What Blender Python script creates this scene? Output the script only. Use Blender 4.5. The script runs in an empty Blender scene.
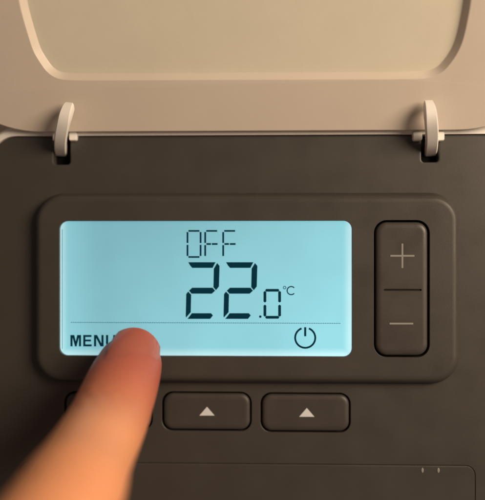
import bpy, bmesh, math, random
from mathutils import Vector, Matrix, geometry
random.seed(4)
S = bpy.context.scene
MM = 0.001
# ------------------------------------------------------------------ camera
YAW = math.radians(1.8)          # the phone stands a touch to the right of the panel
DIST, PXMM = 180.0, 0.23         # mm to the panel, mm per photo pixel on the panel
CAM = Vector((DIST*math.sin(YAW), -DIST*math.cos(YAW), 0))
FWD = Vector((-math.sin(YAW), math.cos(YAW), 0)); RGT = Vector((math.cos(YAW), math.sin(YAW), 0)); UP = Vector((0, 0, 1))
cd = bpy.data.cameras.new('camera'); cam = bpy.data.objects.new('camera', cd); S.collection.objects.link(cam)
cam.location = CAM*MM; cam.rotation_euler = (math.pi/2, 0, YAW)
cd.sensor_fit = 'HORIZONTAL'; cd.sensor_width = 36; cd.lens = 36*DIST/(485*PXMM)
cd.clip_start = 0.005; cd.clip_end = 20
cd.dof.use_dof = True; cd.dof.focus_distance = (DIST-5)*MM; cd.dof.aperture_fstop = cd.lens/11.0
S.camera = cam
# ------------------------------------------------------------------ light
w = bpy.data.worlds.new('World'); S.world = w; w.use_nodes = True
bg = w.node_tree.nodes['Background']; bg.inputs[0].default_value = (1.0, 0.80, 0.66, 1); bg.inputs[1].default_value = 0.115
def area(name, loc, target, size, power, col):
    l = bpy.data.lights.new(name, 'AREA'); l.shape = 'DISK'; l.size = size; l.energy = power; l.color = col
    o = bpy.data.objects.new(name, l); S.collection.objects.link(o); o.location = Vector(loc)*MM
    o.rotation_euler = (Vector(target)-Vector(loc)).to_track_quat('-Z', 'Y').to_euler(); return o
area('room_lamp', (315, -285, 130), (0, 0, 0), 0.26, 2.38, (1.0, 0.79, 0.57))
vs = S.view_settings; vs.view_transform = 'Standard'; vs.look = 'None'; vs.exposure = 0; vs.gamma = 1; vs.use_curve_mapping = False

# ------------------------------------------------------------------ helpers
def ray(u, v): return FWD*DIST + RGT*((u-242.5)*PXMM) + UP*((250-v)*PXMM)
def at(u, v, h):                 # photo pixel -> point on the plane h mm in front of the faceplate
    d = ray(u, v); return CAM + d*((-h-CAM.y)/d.y)
def xz(u, v, h): p = at(u, v, h); return (p.x, p.z)
def rect(u0, v0, u1, v1, h):     # true rectangle in mm (x0, z0, x1, z1)
    a, b, c, d = xz(u0, v0, h), xz(u1, v0, h), xz(u1, v1, h), xz(u0, v1, h)
    return ((a[0]+d[0])/2, (c[1]+d[1])/2, (b[0]+c[0])/2, (a[1]+b[1])/2)
def rr(x0, z0, x1, z1, r, n=8):  # rounded rectangle, counter-clockwise seen by the viewer (x right, z up)
    pts = []
    for cx, cz, a0 in ((x1-r, z0+r, -90), (x1-r, z1-r, 0), (x0+r, z1-r, 90), (x0+r, z0+r, 180)):
        for i in range(n+1):
            a = math.radians(a0+90*i/n); pts.append((cx+r*math.cos(a), cz+r*math.sin(a)))
    return pts
def rrp(u0, v0, u1, v1, r, h, n=8): return rr(*rect(u0, v0, u1, v1, h), r*PXMM, n)
def offset(pts, d):              # inward offset of a ccw polygon
    out = []; n = len(pts)
    for i in range(n):
        p, q, s = Vector(pts[i-1]), Vector(pts[i]), Vector(pts[(i+1) % n])
        e1 = (q-p); e2 = (s-q)
        if e1.length < 1e-6: e1 = e2
        if e2.length < 1e-6: e2 = e1
        e1.normalize(); e2.normalize()
        n1 = Vector((-e1.y, e1.x)); n2 = Vector((-e2.y, e2.x)); m = n1+n2
        m.normalize(); k = max(0.35, m.dot(n1)); out.append(tuple(q+m*(d/k)))
    return out
ident = lambda x, z, h: Vector((x, -h, z))
def plate(outer, oprof, holes=(), back=None, place=ident, cap=True):
    """solid with outline `outer`; oprof = [(inset, h) ...] from the back edge to the front face;
    holes = [(loop, [(grow_inwards, h) ...] from the front face down, floor?)]"""
    V, F = [], []
    def ring(pts, h):
        i0 = len(V); V.extend(place(x, z, h)*MM for x, z in pts); return list(range(i0, len(V)))
    def bridge(a, b):
        n = len(a)
        for i in range(n): F.append((a[i], a[(i+1) % n], b[(i+1) % n], b[i]))
    prev = None
    for ins, h in oprof:
        pts = offset(outer, ins) if ins else list(outer)
        r = ring(pts, h)
        if prev: bridge(prev, r)
        else: first = r; fpts = pts
        prev = r
    loops2 = [pts]; idx = list(prev)
    for hl, prof, floor in holes:
        pr = None
        for ins, h in prof:
            p2 = offset(hl, ins) if ins else list(hl)
            r = ring(p2, h)
            if pr is None: loops2.append(p2); idx += r
            else: bridge(pr, r)
            pr = r
        if floor: F.append(tuple(r))
    if cap:
        for t in geometry.tessellate_polygon([[Vector((x, z, 0)) for x, z in l] for l in loops2]):
            a, b, c = [idx[i] for i in t]
            F.append((a, b, c))
    if back: F.append(tuple(reversed(first)))
    return V, F
COL = S.collection
def obj(name, vf, mat, parent=None, smooth=32, fixn=True):
    me = bpy.data.meshes.new(name); me.from_pydata([tuple(v) for v in vf[0]], [], vf[1]); 
    bm = bmesh.new(); bm.from_mesh(me)
    if fixn: bmesh.ops.recalc_face_normals(bm, faces=bm.faces)
    bm.to_mesh(me); bm.free()
    if smooth:
        me.shade_smooth(); me.set_sharp_from_angle(angle=math.radians(smooth))
    me.materials.append(mat)
    o = bpy.data.objects.new(name, me); COL.objects.link(o); o.parent = parent
    if smooth:                   # broad flat faces stay flat up to their rounded edges
        wn = o.modifiers.new('weighted_normals', 'WEIGHTED_NORMAL'); wn.keep_sharp = True; wn.weight = 100; wn.mode = 'FACE_AREA'
    return o
def prints(polys, h, t, place=ident):      # thin raised print: list of ccw polygons (mm), each a slab t mm thick
    V, F = [], []
    for p in polys:
        v, f = plate(p, [(0, h-0.02), (0, h+t)], back=True, place=place); k = len(V); V += v; F += [tuple(i+k for i in q) for q in f]
    return V, F
def stroke(u0, v0, u1, v1, wpx, h, cut=0.0):       # straight stroke in pixels -> polygon in mm
    a, b = Vector(xz(u0, v0, h)), Vector(xz(u1, v1, h)); d = (b-a).normalized(); n = Vector((-d.y, d.x))*(wpx*PXMM/2); c = d*(cut*PXMM)
    if cut: return [tuple(p) for p in (a, a+c-n, b-c-n, b, b-c+n, a+c+n)]
    return [tuple(p) for p in (a-n, b-n, b+n, a+n)]
def arc(u, v, r, a0, a1, wpx, h, n=28):            # ring piece as quads
    c = Vector(xz(u, v, h)); ro, ri = (r+wpx/2)*PXMM, (r-wpx/2)*PXMM; out = []
    for i in range(n):
        a, b = (math.radians(a0+(a1-a0)*k/n) for k in (i, i+1))
        f = lambda q, t: (c.x+q*math.cos(t), c.y+q*math.sin(t))
        out.append([f(ri, a), f(ro, a), f(ro, b), f(ri, b)])
    return out

# ------------------------------------------------------------------ materials
def lin(r, g, b): return tuple(((c/255+0.055)/1.055)**2.4 if c > 10 else c/255/12.92 for c in (r, g, b))+(1,)
def mat(name, col, rough=0.5, spec=0.5, var=0.08, bump=0.0, bscale=4000, sss=0.0, coat=0.0, smudge=0.0):
    m = bpy.data.materials.new(name); m.use_nodes = True; nt = m.node_tree; N, L = nt.nodes, nt.links
    b = N['Principled BSDF']; b.inputs['Roughness'].default_value = rough; b.inputs['Specular IOR Level'].default_value = spec
    b.inputs['Coat Weight'].default_value = coat
    tc = N.new('ShaderNodeTexCoord')
    n1 = N.new('ShaderNodeTexNoise'); n1.inputs['Scale'].default_value = 55; n1.inputs['Detail'].default_value = 7; n1.inputs['Roughness'].default_value = 0.65
    L.new(tc.outputs['Object'], n1.inputs['Vector'])
    mx = N.new('ShaderNodeMix'); mx.data_type = 'RGBA'
    mx.inputs['A'].default_value = tuple(c*(1-var) for c in col[:3])+(1,); mx.inputs['B'].default_value = tuple(min(1, c*(1+var)) for c in col[:3])+(1,)
    L.new(n1.outputs['Fac'], mx.inputs['Factor']); L.new(mx.outputs['Result'], b.inputs['Base Color'])
    mr = N.new('ShaderNodeMapRange'); mr.inputs['From Min'].default_value = 0.3; mr.inputs['From Max'].default_value = 0.7
    mr.inputs['To Min'].default_value = max(0.05, rough-0.07-smudge); mr.inputs['To Max'].default_value = rough+0.07+smudge
    n2 = N.new('ShaderNodeTexNoise'); n2.inputs['Scale'].default_value = 130; n2.inputs['Detail'].default_value = 6; L.new(tc.outputs['Object'], n2.inputs['Vector'])
    L.new(n2.outputs['Fac'], mr.inputs['Value']); L.new(mr.outputs['Result'], b.inputs['Roughness'])
    if bump:
        n3 = N.new('ShaderNodeTexNoise'); n3.inputs['Scale'].default_value = bscale; n3.inputs['Detail'].default_value = 3; L.new(tc.outputs['Object'], n3.inputs['Vector'])
        bp = N.new('ShaderNodeBump'); bp.inputs['Strength'].default_value = bump; bp.inputs['Distance'].default_value = 0.00012
        L.new(n3.outputs['Fac'], bp.inputs['Height']); L.new(bp.outputs['Normal'], b.inputs['Normal'])
    if sss:
        b.inputs['Subsurface Weight'].default_value = sss; b.inputs['Subsurface Radius'].default_value = (1.0, 0.35, 0.15); b.inputs['Subsurface Scale'].default_value = 0.004
    return m
M_white = mat('white_plastic', (0.84, 0.82, 0.79, 1), 0.42, 0.5, 0.03, 0.05, 2500, smudge=0.05)
M_cover = mat('cover_plastic', (0.645, 0.57, 0.495, 1), 0.40, 0.5, 0.05, 0.08, 1500, smudge=0.06)
M_inner = mat('cover_inner_plastic', (0.71, 0.665, 0.55, 1), 0.45, 0.5, 0.08, 0.12, 900, smudge=0.06)
M_body = mat('dark_plastic', (0.054, 0.049, 0.044, 1), 0.44, 0.42, 0.08, 0.10, 4500, smudge=0.02)
M_btn = mat('button_plastic', (0.055, 0.049, 0.045, 1), 0.46, 0.42, 0.12, 0.10, 4500, smudge=0.05)
M_black = mat('black_gap', (0.006, 0.005, 0.005, 1), 0.8, 0.1)
M_groove = mat('dark_groove', (0.018, 0.015, 0.013, 1), 0.7, 0.2)
M_print = mat('grey_print', (0.27, 0.275, 0.25, 1), 0.6, 0.3)
M_arrow = mat('pale_print', (0.70, 0.74, 0.78, 1), 0.6, 0.3)
M_seg = mat('liquid_crystal', (0.002, 0.010, 0.014, 1), 0.5, 0.04, 0.05)
M_thin = mat('thin_liquid_crystal', (0.01, 0.03, 0.04, 1), 0.4, 0.2, 0.05)
for m_, e_ in ((M_seg, (0.0, 0.022, 0.038, 1)), (M_thin, (0.03, 0.12, 0.15, 1))):      # backlight leaking through the dark segments
    m_.node_tree.nodes['Principled BSDF'].inputs['Emission Color'].default_value = e_; m_.node_tree.nodes['Principled BSDF'].inputs['Emission Strength'].default_value = 1.0
M_wall = mat('wall_paint', (0.62, 0.55, 0.46, 1), 0.8, 0.3, 0.05, 0.3, 600)
M_nail = mat('nail', (0.42, 0.115, 0.085, 1), 0.22, 0.5, 0.05, sss=0.2)

SCR = rect(59.5, 221, 352, 356, 2.2)
def screen_mat():
    m = bpy.data.materials.new('backlit_screen'); m.use_nodes = True; nt = m.node_tree; N, L = nt.nodes, nt.links
    b = N['Principled BSDF']; b.inputs['Base Color'].default_value = (0.05, 0.08, 0.08, 1); b.inputs['Roughness'].default_value = 0.22; b.inputs['Specular IOR Level'].default_value = 0.3
    tc = N.new('ShaderNodeTexCoord'); sp = N.new('ShaderNodeSeparateXYZ'); L.new(tc.outputs['Object'], sp.inputs[0])
    def mrange(src, a, c, lo, hi, smooth=True):
        r = N.new('ShaderNodeMapRange'); r.interpolation_type = 'SMOOTHSTEP' if smooth else 'LINEAR'
        for k, v in zip(('From Min', 'From Max', 'To Min', 'To Max'), (a, c, lo, hi)): r.inputs[k].default_value = v
        L.new(src, r.inputs['Value']); return r.outputs['Result']
    def mth(op, a, c):
        n = N.new('ShaderNodeMath'); n.operation = op
        for i, s in enumerate((a, c)):
            if isinstance(s, (int, float)): n.inputs[i].default_value = s
            else: L.new(s, n.inputs[i])
        return n.outputs[0]
    x0, z0, x1, z1 = [c*MM for c in SCR]; X, Z = sp.outputs['X'], sp.outputs['Z']
    hor = mrange(X, x0+0.008, x1, 0.74, 1.08, False)
    ver = mrange(Z, z1, z0, 0.90, 1.10, False)
    glow = mrange(X, x0, x0+0.012, 0.22, 0.0)              # backlight LED side
    ns = N.new('ShaderNodeTexNoise'); ns.inputs['Scale'].default_value = 45; ns.inputs['Detail'].default_value = 3; L.new(tc.outputs['Object'], ns.inputs['Vector'])
    cl = mrange(ns.outputs['Fac'], 0.3, 0.7, 0.95, 1.05)
    lum = mth('MULTIPLY', mth('ADD', mth('MULTIPLY', hor, ver), glow), cl)
    ed = mth('MINIMUM', mth('MINIMUM', mth('SUBTRACT', X, x0), mth('SUBTRACT', x1, X)), mth('SUBTRACT', Z, z0))
    edge = mrange(ed, 0.0, 0.0022, 0.65, 0.0)
    mx = N.new('ShaderNodeMix'); mx.data_type = 'RGBA'; mx.inputs['A'].default_value = (0.25, 0.60, 0.68, 1); mx.inputs['B'].default_value = (0.62, 0.90, 0.93, 1)
    L.new(edge, mx.inputs['Factor']); L.new(mx.outputs['Result'], b.inputs['Emission Color']); L.new(lum, b.inputs['Emission Strength'])
    return m
M_screen = screen_mat()
def skin_mat():
    m = mat('skin', (0.80, 0.345, 0.175, 1), 0.5, 0.35, 0.12, 0.5, 1400, sss=0.2)
    nt = m.node_tree; N, L = nt.nodes, nt.links; b = N['Principled BSDF']       # flushed fingertip; the tint also darkens it, standing in for shade
    src = b.inputs['Base Color'].links[0].from_socket; tc = N.new('ShaderNodeTexCoord')
    ds = N.new('ShaderNodeVectorMath'); ds.operation = 'DISTANCE'; ds.inputs[1].default_value = at(131, 362, 9)*MM; L.new(tc.outputs['Object'], ds.inputs[0])
    mr = N.new('ShaderNodeMapRange'); mr.interpolation_type = 'SMOOTHSTEP'
    for k_, v_ in zip(('From Min', 'From Max', 'To Min', 'To Max'), (0.004, 0.030, 1.0, 0.0)): mr.inputs[k_].default_value = v_
    L.new(ds.outputs['Value'], mr.inputs['Value'])
    mx = N.new('ShaderNodeMix'); mx.data_type = 'RGBA'; L.new(mr.outputs['Result'], mx.inputs['Factor']); L.new(src, mx.inputs['A']); mx.inputs['B'].default_value = (0.42, 0.10, 0.075, 1)
    L.new(mx.outputs['Result'], b.inputs['Base Color']); return m
M_skin = skin_mat()

# ------------------------------------------------------------------ setting
WALL_H = -27.0
wl = obj('wall', ([ident(x, z, h)*MM for h in (WALL_H, WALL_H-10) for x, z in ((-400, -400), (400, -400), (400, 400), (-400, 400))],
     [(0, 1, 2, 3), (7, 6, 5, 4), (0, 4, 5, 1), (1, 5, 6, 2), (2, 6, 7, 3), (3, 7, 4, 0)]), M_wall, smooth=0)
wl['kind'] = 'structure'

# ------------------------------------------------------------------ thermostat
T = bpy.data.objects.new('thermostat', None); COL.objects.link(T); T.empty_display_size = 0.02; T.location = (0, -WALL_H*MM, 0)
T['label'] = 'dark grey wall thermostat with white flip-up cover and lit blue screen reading 22.0'
T['category'] = 'thermostat'
KIDS = []
def part(name, vf, m, parent=None, **k):
    o = obj(name, vf, m, parent or T, **k)
    if parent is None: o.matrix_parent_inverse = Matrix.Translation(-T.location)
    return o

# faceplate outline with two notches for the hinges
FX0, FZ0, FX1, FZ1 = rect(-9, 135.6, 511, 560, 0)
base = rr(FX0, FZ0, FX1, FZ1, 26*PXMM, 10)
def notch(u0, u1, v1):
    a = xz(u0, 137, 0)[0]; b = xz(u1, 137, 0)[0]; zb = xz((u0+u1)/2, v1, 0)[1]; r = 0.7
    pts = [(b, FZ1)]
    pts += [(b, zb+r)]+[(b-r+r*math.cos(t), zb+r-r*math.sin(t)) for t in (math.pi/6, math.pi/3)]+[(b-r, zb)]
    pts += [(a+r, zb)]+[(a+r-r*math.sin(t), zb+r-r*math.cos(t)) for t in (math.pi/6, math.pi/3)]+[(a, zb+r), (a, FZ1)]
    return pts
k = 22      # after the top right corner arc (indices 11..21) the outline runs left along the top
SLOT_L, SLOT_R = (53.5, 70, 164.5), (421.5, 438.5, 162)
outline = base[:k]+notch(*SLOT_R)+notch(*SLOT_L)+base[k:]
BUT = [(64.5, 391.5, 152.5, 430), (162, 391.8, 251.5, 431), (260.5, 392.8, 350.5, 432.5)]
DOOR = (19, 463.5, 475.5, 552)
hole = lambda r, rad: (rrp(*r, rad, 0), [(0.25, 0), (0.06, -0.06), (0, -0.3), (0, -2.5)], False)
def cap_hole(r, rad): # hole loop given as ccw; profile 'offset' inwards shrinks it, so start bigger
    return (offset(rrp(*r, rad, 0), -0.12), [(0, 0), (0.08, -0.05), (0.12, -0.2), (0.12, -2.5)], False)
def door_hole(r, rad): return (offset(rrp(*r, rad, 0), -0.07), [(0, 0), (0.05, -0.05), (0.07, -0.2), (0.07, -2.5)], False)
part('faceplate', plate(outline, [(0, -3), (0, -0.5), (0.12, -0.15), (0.45, 0)],
     [cap_hole(b, 11) for b in BUT]+[door_hole(DOOR, 10)]), M_body)
face = bpy.data.objects['faceplate']
part('backing', plate(rr(FX0+0.4, FZ0+0.4, FX1-0.4, FZ1-0.4, 5), [(0, -8), (0, -2.6)], back=True), M_black)
# white casing: tray round the faceplate
cas = offset(base, -0.15)
part('casing', plate(offset(base, -2.6), [(0.8, WALL_H), (0, WALL_H+1.5), (0, -2.6), (0.25, -1.0), (0.8, -0.1), (1.5, 0.3)],
     [(cas, [(0, 0.3), (0.08, -0.1), (0.05, -9)], True)], back=True), M_white)
# battery door
part('battery_door', plate(offset(rrp(*DOOR, 10, 0), 0.06), [(0, -2.2), (0, -0.25), (0.10, -0.06), (0.35, 0)], back=True), M_body)
door = bpy.data.objects['battery_door']
for u in (422.3, 438.3):
    c = at(u, 470.4, 0); e = []
    o = part('latch_mark', plate([(c.x+0.32*math.cos(a)*1.0, c.z+0.62*math.sin(a)) for a in [i*math.pi/6 for i in range(12)]], [(0, -0.05), (0.05, 0.10), (0.18, 0.18)], back=True), M_print, door)

# display bezel
BH = 3.0
bez = rrp(36, 193, 459, 383, 29, 0, 12)
win = rrp(59, 220.5, 352.3, 356.5, 8.5, BH)
rock = rrp(373.5, 219.8, 430, 357.8, 13, BH)
prof = [(0, -0.1)]+[(0.15+2.1*(1-math.cos(t))*0.9, BH*math.sin(t)**1.0) for t in [math.pi/2*i/9 for i in range(1, 9)]]+[(2.3, BH)]
part('display_bezel', plate(bez, prof, [(win, [(0, BH), (0.06, BH-0.06), (0.08, 1.6)], False), (rock, [(0, BH), (0.07, BH-0.05), (0.1, BH-0.2), (0.1, 0.3)], True)]), M_body)
bezel = bpy.data.objects['display_bezel']
part('button_well', plate(offset(rock, 0.14), [(0, 0.32), (0, 0.6)], back=True), M_black, bezel)
# screen
SH = 2.2
part('screen', plate(offset(win, 0.09), [(0, 1.2), (0, SH)], back=True), M_screen)
scr = bpy.data.objects['screen']
def ink(name, polys, m=M_seg): return part(name, prints(polys, SH, 0.03), m, scr, smooth=0)
st = lambda *a, **k: stroke(*a, SH, **k)
ink('glass_edge', [st(62.3, 229, 62.3, 349, 0.45)], M_thin)
def letter_O(x): return [st(x+1.5, 230.9, x+12.6, 230.9, 1.7), st(x+1.5, 257, x+12.6, 257, 1.7), st(x+.6, 232, x+.6, 243, 1.8), st(x+.6, 244.8, x+.6, 256, 1.8), st(x+13.7, 232, x+13.7, 243, 1.8), st(x+13.7, 244.8, x+13.7, 256, 1.8)]
def letter_F(x): return [st(x+1.6, 230.9, x+12.6, 230.9, 1.7), st(x+.6, 232, x+.6, 243, 1.8), st(x+.6, 245, x+.6, 256, 1.8), st(x+1.8, 244, x+6.4, 244, 1.8), st(x+7.2, 244, x+13, 244, 1.8)]
ink('letter_o', letter_O(186.9)); ink('letter_f', letter_F(204.6)); ink('letter_f', letter_F(222.6))
def poly(*uv):
    p = [xz(u, v, SH) for u, v in uv]
    a = sum(p[i][0]*p[(i+1) % len(p)][1]-p[(i+1) % len(p)][0]*p[i][1] for i in range(len(p)))
    return p if a > 0 else p[::-1]
def two(x):
    return [poly((x+1.2, 262.2), (x+28.6, 262.2), (x+25.6, 267.9), (x+5.2, 267.9), (x+3.2, 265.6)),
            poly((x+30.2, 263.0), (x+32.6, 266), (x+32.0, 286.5), (x+29.0, 290.2), (x+26.4, 287.2), (x+26.8, 268.6)),
            poly((x+2.0, 290.7), (x+5.2, 287.7), (x+25.6, 287.7), (x+28.2, 290.7), (x+24.8, 293.7), (x+4.6, 293.7)),
            poly((x+1.2, 291.6), (x+4.2, 294.6), (x+3.8, 312.2), (x-0.9, 317.6), (x-1.3, 316), (x-0.8, 294.0)),
            poly((x+0.4, 318.9), (x+4.9, 313.2), (x+24.0, 313.2), (x+26.0, 315.4), (x+23.2, 318.9))]
ink('digit', two(187.0)); ink('digit', two(224.8))
dc = Vector(xz(260.3, 316.6, SH)); ink('decimal_point', [[(dc.x+.3*math.cos(a*math.pi/4), dc.y+.3*math.sin(a*math.pi/4)) for a in range(8)]])
x0, x1 = 264.9, 279.6
ink('digit', [st(x0+.2, 290.3, x1-.2, 290.3, 2.7, cut=1), st(x0+.2, 317.3, x1-.2, 317.3, 2.8, cut=1), st(x0, 290.9, x0, 302.6, 2.8, cut=1), st(x0, 304.6, x0, 316.7, 2.8, cut=1), st(x1, 290.9, x1, 302.6, 2.8, cut=1), st(x1, 304.6, x1, 316.7, 2.8, cut=1)])
ink('degree_sign', arc(284.6, 287.6, 1.3, 0, 360, 0.8, SH, 14), M_thin)
ink('unit_letter', arc(291.2, 290.6, 4.0, 42, 318, 1.1, SH))
ink('divider_line', [st(71+i*1.8, 322.4+i*0.0066, 71+i*1.8+1.15, 322.4+i*0.0066, 0.75) for i in range(150)], M_thin)
ink('power_symbol', arc(305.2, 337.8, 9.9, 111, 429, 1.9, SH)+[st(305.2, 327.2, 305.2, 336.3, 2.1)])
def menu():
    t, b, w_ = 335.0, 346.4, 2.2; P = []
    s = lambda *a: P.append(st(*a))
    M = 70.4
    s(M+1.1, t, M+1.1, b, w_); s(M+9.6, t, M+9.6, b, w_); P.append(poly((M+1.5, t), (M+3.9, t), (M+6.5, b), (M+4.6, b))); P.append(poly((M+9.2, t), (M+6.8, t), (M+4.2, b), (M+6.1, b)))
    E = 83.2
    s(E+1.1, t, E+1.1, b, w_); s(E+1.1, t+1, E+8.3, t+1, 2.0); s(E+1.1, b-1, E+8.5, b-1, 2.0); s(E+1.1, (t+b)/2-.2, E+7.8, (t+b)/2-.2, 1.9)
    Nn = 94.0
    s(Nn+1.1, t, Nn+1.1, b, w_); s(Nn+8.5, t, Nn+8.5, b, w_); P.append(poly((Nn+.6, t), (Nn+3.1, t), (Nn+9, b), (Nn+6.5, b)))
    U = 106.0
    s(U+1.1, t, U+1.1, b-3.4, w_); s(U+8.3, t, U+8.3, b-3.4, w_)
    P.extend(arc(U+4.7, b-3.9, 3.6, 172, 368, w_, SH, 12))
    return P
mp = menu()
for i, q in enumerate(mp): mp[i] = q
V, F = [], []
for i, q in enumerate(mp):       # overlapping strokes sit at minutely different heights
    v, f = prints([q], SH, 0.02+0.0012*i); kk = len(V); V += v; F += [tuple(j+kk for j in g) for g in f]
part('menu_lettering', (V, F), M_seg, scr, smooth=0)

# rocker
RH = BH+0.25
rk = offset(rock, 0.50)
gx = rr(*rect(383.6, 288.9, 421.8, 291.1, RH), 0.28, 4)
rprof = [(0, 0.7), (0, RH-0.75), (0.12, RH-0.45), (0.35, RH-0.2), (0.8, RH-0.06), (1.3, RH)]
part('rocker_button', plate(rk, rprof, [(gx, [(0, RH), (0.06, RH-0.1), (0.1, RH-0.5)], True)], back=True), M_btn)
rb = bpy.data.objects['rocker_button']
sr = lambda *a: stroke(*a, RH)
part('groove', plate(offset(gx, 0.1), [(0, RH-0.6), (0, RH-0.30)], back=True), M_groove, rb)
part('plus_sign', prints([sr(390.4, 255.8, 414.4, 255.8, 1.7), sr(402.4, 243.6, 402.4, 254.9, 1.7), sr(402.4, 256.7, 402.4, 268, 1.7)], RH, 0.03), M_print, rb, smooth=0)
part('minus_sign', prints([sr(389.6, 323.6, 413.2, 323.6, 1.7)], RH, 0.03), M_print, rb, smooth=0)
# soft buttons
for i, b in enumerate(BUT):
    h = 0.35; loop = offset(rrp(*b, 11, 0), 0.36)
    o = part('soft_button', plate(loop, [(0, -1.8), (0, h-0.65), (0.1, h-0.4), (0.3, h-0.18), (0.7, h-0.05), (1.2, h)], back=True), M_btn)
    cu = (107.5, 207, 306.8)[i]; cv = (410.5, 411.4, 412.6)[i]
    tri = [xz(cu-7.6, cv+4.2, h), xz(cu+7.6, cv+4.2, h), xz(cu, cv-4.6, h)]
    part('arrow_symbol', prints([tri], h, 0.03), M_arrow, o, smooth=0)

# ------------------------------------------------------------------ flip-up cover, leaning out from its hinge
LEAN = math.radians(22)
PIV = at(242.5, 152, -1.0)
EU = Vector((0, -math.sin(LEAN), math.cos(LEAN))); EN = Vector((0, -math.cos(LEAN), -math.sin(LEAN)))
def cplace(x, z, h): return Vector((x, 0, 0))+Vector((0, PIV.y, PIV.z))+EU*z+EN*h
def cuv(u, v, h=0.0):            # pixel -> cover plane coordinates
    d = ray(u, v); o = Vector((0, PIV.y, PIV.z))+EN*h; p = CAM+d*((o-CAM).dot(EN)/d.dot(EN)); return (p.x, (p-o).dot(EU))
FT = 1.2                         # height of the frame's front over the hinge plane
zb = cuv(242, 131.3, FT)[1]
cl_, cr_ = FX0-3.4, FX1+3.4
def ccorner():
    r = 13.0; top = zb+98
    pts = []
    def cor(cx, cz, a0, r, n=12):
        for i in range(n+1):
            a = math.radians(a0+90*i/n); pts.append((cx+r*math.cos(a), cz+r*math.sin(a)))
    # elliptic lower corners, rounder along the bottom edge
    for i in range(13):
        a = math.radians(-90+90*i/12); pts.append((cr_-16+16*math.cos(a), zb+9+9*math.sin(a)))
    cor(cr_-8, top-8, 0, 8); cor(cl_+8, top-8, 90, 8)
    for i in range(13):
        a = math.radians(180+90*i/12); pts.append((cl_+16+16*math.cos(a), zb+9+9*math.sin(a)))
    return pts
cout = ccorner()
# pocket outline from the photograph's rim (outer edge of the rim), continued above the frame
lefts = [(18, 0), (23, 20), (29, 40), (33, 52), (39, 62), (46, 72), (55, 78.5), (67, 81)]
rights = [(472, 0), (468.5, 20), (464, 40), (459, 52), (452, 63), (443, 73), (432, 78), (420, 79.5)]
L2 = [cuv(u, v, FT) for u, v in lefts]; R2 = [cuv(u, v, FT) for u, v in rights]
def up(p, q, dz): t = dz; s = (p[0]-q[0])/(p[1]-q[1]); return (p[0]+s*t*0.45, p[1]+t)
LT, RT = up(L2[0], L2[1], 30), up(R2[0], R2[1], 30); topz = zb+92
poc = [(L2[-1][0]*(1-t)+R2[-1][0]*t, L2[-1][1]*(1-t)+R2[-1][1]*t) for t in [i/6 for i in range(7)]]
poc += R2[:-1][::-1]+[RT]
poc += [(RT[0]-0.2, topz-8), (RT[0]-2, topz-3), (RT[0]-8, topz), (LT[0]+8, topz), (LT[0]+2, topz-3), (LT[0]+0.2, topz-8), LT]+L2[:-1]
def chaikin(p):
    o = []
    for i in range(len(p)):
        a, b = p[i], p[(i+1) % len(p)]
        o += [(a[0]*.75+b[0]*.25, a[1]*.75+b[1]*.25), (a[0]*.25+b[0]*.75, a[1]*.25+b[1]*.75)]
    return o
poc = chaikin(chaikin(poc))
part('cover', plate(cout, [(1.6, FT-2.9), (0.7, FT-2.6), (0.0, FT-1.8), (0, FT-0.3), (0.06, FT-0.1), (0.22, FT)],
     [(poc, [(0, FT), (0.25, FT-0.10), (1.2, FT-1.35), (1.5, FT-1.5)], False)], back=False, place=cplace), M_cover)
cov = bpy.data.objects['cover']
part('inner_panel', plate(offset(poc, 1.5), [(0, FT-2.5), (0, FT-1.5)], back=True, place=cplace), M_inner, cov)
part('outer_skin', plate(offset(cout, 1.5), [(0, FT-3.0), (0, FT-2.6)], back=True, place=cplace), M_cover, cov)
def sweep(path, widths, thick):
    """curved hook: box section, path of points (mm), width along x"""
    V, F = [], []
    n = len(path)
    for i, p in enumerate(path):
        d = (path[min(n-1, i+1)]-path[max(0, i-1)]).normalized(); sx = Vector((1, 0, 0)); sx = (sx-d*sx.dot(d)).normalized(); nn = sx.cross(d).normalized()
        for a, b in ((-1, -.6), (-.8, -1), (.8, -1), (1, -.6), (1, .6), (.8, 1), (-.8, 1), (-1, .6)):
            V.append((p+sx*(a*widths[i]/2)+nn*(b*thick[i]/2))*MM)
    for i in range(n-1):
        for j in range(8): F.append((i*8+j, i*8+(j+1) % 8, (i+1)*8+(j+1) % 8, (i+1)*8+j))
    F.append(tuple(range(7, -1, -1))); F.append(tuple(range((n-1)*8, n*8)))
    return V, F
def spline(pts, n):
    out = []
    P = [pts[0]]+list(pts)+[pts[-1]]
    for i in range(1, len(P)-2):
        for k in range(n):
            t = k/n; a, b, c, d = P[i-1], P[i], P[i+1], P[i+2]
            out.append(0.5*((2*b)+(c-a)*t+(2*a-5*b+4*c-d)*t*t+(3*b-a-3*c+d)*t**3))
    out.append(pts[-1]); return out
for pts in ([(70, 106, 5.6), (67.5, 111, 6.6), (64.5, 120, 6.6), (61.5, 133, 4.6), (60.5, 144, 1.6), (61, 152, -2.4)],
            [(428, 104, 5.6), (429.5, 109, 6.8), (430.8, 119, 6.8), (431.8, 132, 4.6), (431.5, 144, 1.6), (430.5, 152, -2.4)]):
    path = spline([at(*p) for p in pts], 6); n = len(path)
    part('hinge_arm', sweep(path, [1.7+1.1*math.sin(math.pi*min(0.62, 0.08+i/n*0.8)) for i in range(n)], [2.0+0.6*math.sin(math.pi*i/n) for i in range(n)]), M_white, cov)
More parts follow.
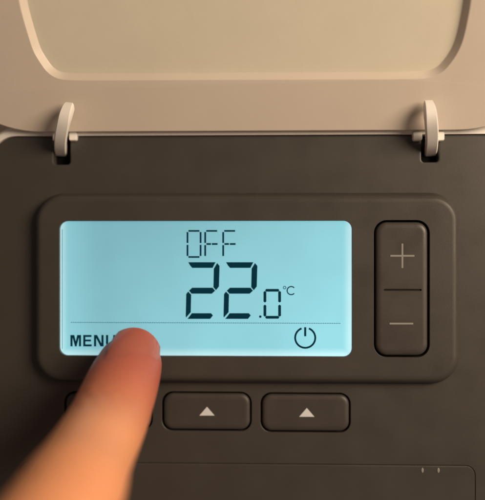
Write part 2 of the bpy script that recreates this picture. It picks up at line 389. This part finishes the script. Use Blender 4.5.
# white hinge sockets: lips either side of each slot and their dark bottoms
for (u0, u1, v1), e in ((SLOT_L, 0), (SLOT_R, 1)):
    lips = []
    for a, b in (((u0-1.6, u0+1.6), (u1-1.6, u1+6.5)) if e == 0 else ((u0-8.5, u0+1.2), (u1-1.6, u1+6.5))):
        x0_, z0_, x1_, z1_ = rect(a, 131, b, 140.5, 1.3)
        lips.append(rr(x0_, z0_, x1_, z1_, min(0.5, (x1_-x0_)*0.3), 5))
    V, F = [], []
    for q in lips:
        v, f = plate(q, [(0, -0.6), (0, 0.7), (0.06, 0.95), (0.18, 1.1)], back=True); kk = len(V); V += v; F += [tuple(j+kk for j in g) for g in f]
    part('hinge_socket', (V, F), M_white)

# ------------------------------------------------------------------ hand with pointing finger
def H(x, h, z): return Vector((x, -h, z))
P0, P1, P2 = at(129.5, 365.5, 9.7), at(107, 422, 21.5), at(62, 508, 51)
P3 = H(-40, 90, -63)
def build_hand():
    bm = bmesh.new()
    def blob(p, fr, sx, sn, sd):
        m = Matrix((fr[0]*sx, fr[1]*sn, fr[2]*sd)).transposed().to_4x4(); m.translation = p
        bmesh.ops.create_icosphere(bm, subdivisions=3, radius=1, matrix=m)
    def chain(pts, rad, flat=0.9, step=1.2, upv=Vector((0, 0, 1))):
        path = spline(pts, 14); rs = spline([Vector((r, 0, 0)) for r in rad], 14); n = len(path)
        for i in range(n):
            d = (path[min(n-1, i+1)]-path[max(0, i-1)]).normalized(); s = d.cross(upv).normalized(); nn = s.cross(d)
            r = rs[i].x; blob(path[i], (s, nn, d), r, r*flat, r*0.95)
    chain([P0, P0.lerp(P1, .35), P1, P1.lerp(P2, .5), P2, P2.lerp(P3, .5), P3], [7.3, 8.0, 8.4, 8.5, 9.5, 9.7, 11.5], 0.90)
    # pad of the fingertip
    d = (P0-P1).normalized(); s = d.cross(UP).normalized(); nn = s.cross(d)
    blob(P0-d*5-nn*1.6, (s, nn, d), 6.3, 5.2, 8)
    W = H(-70, 158, -130)
    mc = [P3, H(-59, 94, -66), H(-78, 102, -74), H(-93, 112, -84)]
    for i, m in enumerate(mc):
        wr = W+Vector((8-8*i, 0, 0)); chain([m, m.lerp(wr, .5)+Vector((0, 0, -3)), wr], [11.5-.6*i, 14-i*.7, 15], 0.95)
    for i, m in enumerate(mc[1:]):
        q = m+H(1, -30+2*i, -26); r_ = q+H(2, 14, -18); t = r_+H(2, 16, 6); s_ = 1-.07*i
        chain([m, m.lerp(q, .5)+Vector((0, 0, 2)), q, q.lerp(r_, .5), r_, t], [11*s_, 9.8*s_, 9.4*s_, 8.4*s_, 8*s_, 6.8*s_], .92)
    chain([W+Vector((10, 0, -4)), H(-42, 128, -112), H(-34, 104, -98), H(-34, 78, -92)], [13, 13, 10, 7.8], .9)   # thumb
    chain([W, W+H(-8, 30, -40), W+H(-25, 70, -110), W+H(-40, 100, -170)], [19, 21, 26, 32], .9)                    # forearm
    for v in bm.verts: v.co *= MM
    me = bpy.data.meshes.new('hand'); bm.to_mesh(me); bm.free()
    o = bpy.data.objects.new('hand_source', me); COL.objects.link(o)
    r = o.modifiers.new('r', 'REMESH'); r.mode = 'VOXEL'; r.voxel_size = 0.0009; r.use_smooth_shade = True
    sm = o.modifiers.new('s', 'SMOOTH'); sm.iterations = 7; sm.factor = 0.5
    dg = bpy.context.evaluated_depsgraph_get(); me2 = bpy.data.meshes.new_from_object(o.evaluated_get(dg))
    bpy.data.objects.remove(o); bpy.data.meshes.remove(me)
    me2.name = 'hand'
    # knuckle creases on the back of the joints
    for v in me2.vertices:
        p = v.co/MM
        for J, A, B, R in ((P1, P0, P1, 9.5), (P2, P1, P2, 11.5)):
            d = (A-B).normalized(); q = p-J
            if q.length > R+4: continue
            a = q.dot(d); nn = d.cross(UP).normalized().cross(d); top = q.dot(nn)
            if top > 0:
                k_ = min(1, top/5)
                dz = sum(-0.38*math.exp(-((a-c+0.25*math.sin(p.x*1.7+c))/0.45)**2) for c in (-3.1, -1.2, 0.5, 2.4))
                v.co += nn*(dz*k_*MM)
    me2.materials.clear(); me2.materials.append(M_skin); me2.shade_smooth()
    o = bpy.data.objects.new('hand', me2); COL.objects.link(o); return o
hand = build_hand()
hand['label'] = 'hand reaching up from lower left, index finger touching the screen beside MENU'
hand['category'] = 'hand'
def nail():
    d = (P0-P1).normalized(); up_ = (UP+Vector((0.38, 0, 0))).normalized(); s = d.cross(up_).normalized(); nn = s.cross(d)
    V, F = [], []; NA, NB = 17, 15; base_ = P0
    for layer in (0, 1):
        for i in range(NB):
            t = i/(NB-1); y = -6.5+12.0*t                     # along the finger, root to free edge
            wdt = 1-0.16*(1-t)**3-0.22*max(0, t-.75)**1*2
            for j in range(NA):
                a = -1+2*j/(NA-1); th = a*math.radians(48)*wdt
                R = 7.5-0.35*max(0, t-.4)+0.5*(1-t)*0.8
                yy = y-1.5*(a*a)*t-(-1.2*(a*a))*(1-t)
                p = base_+d*yy+s*(R*0.98*math.sin(th))+nn*(R*0.93*math.cos(th)-0.02-(0.45 if layer else 0)-(0.55*(1-t)**2)-0.9*max(0, t-.45)**2)
                V.append(p*MM)
    n = NA*NB
    for i in range(NB-1):
        for j in range(NA-1):
            q = (i*NA+j, i*NA+j+1, (i+1)*NA+j+1, (i+1)*NA+j); F.append(q); F.append(tuple(k+n for k in reversed(q)))
    rim = [j for j in range(NA)]+[i*NA+NA-1 for i in range(1, NB)]+[(NB-1)*NA+j for j in range(NA-2, -1, -1)]+[i*NA for i in range(NB-2, 0, -1)]
    for i in range(len(rim)): a, b = rim[i], rim[(i+1) % len(rim)]; F.append((b, a, a+n, b+n))
    return V, F
obj('fingernail', nail(), M_nail, hand, smooth=50)
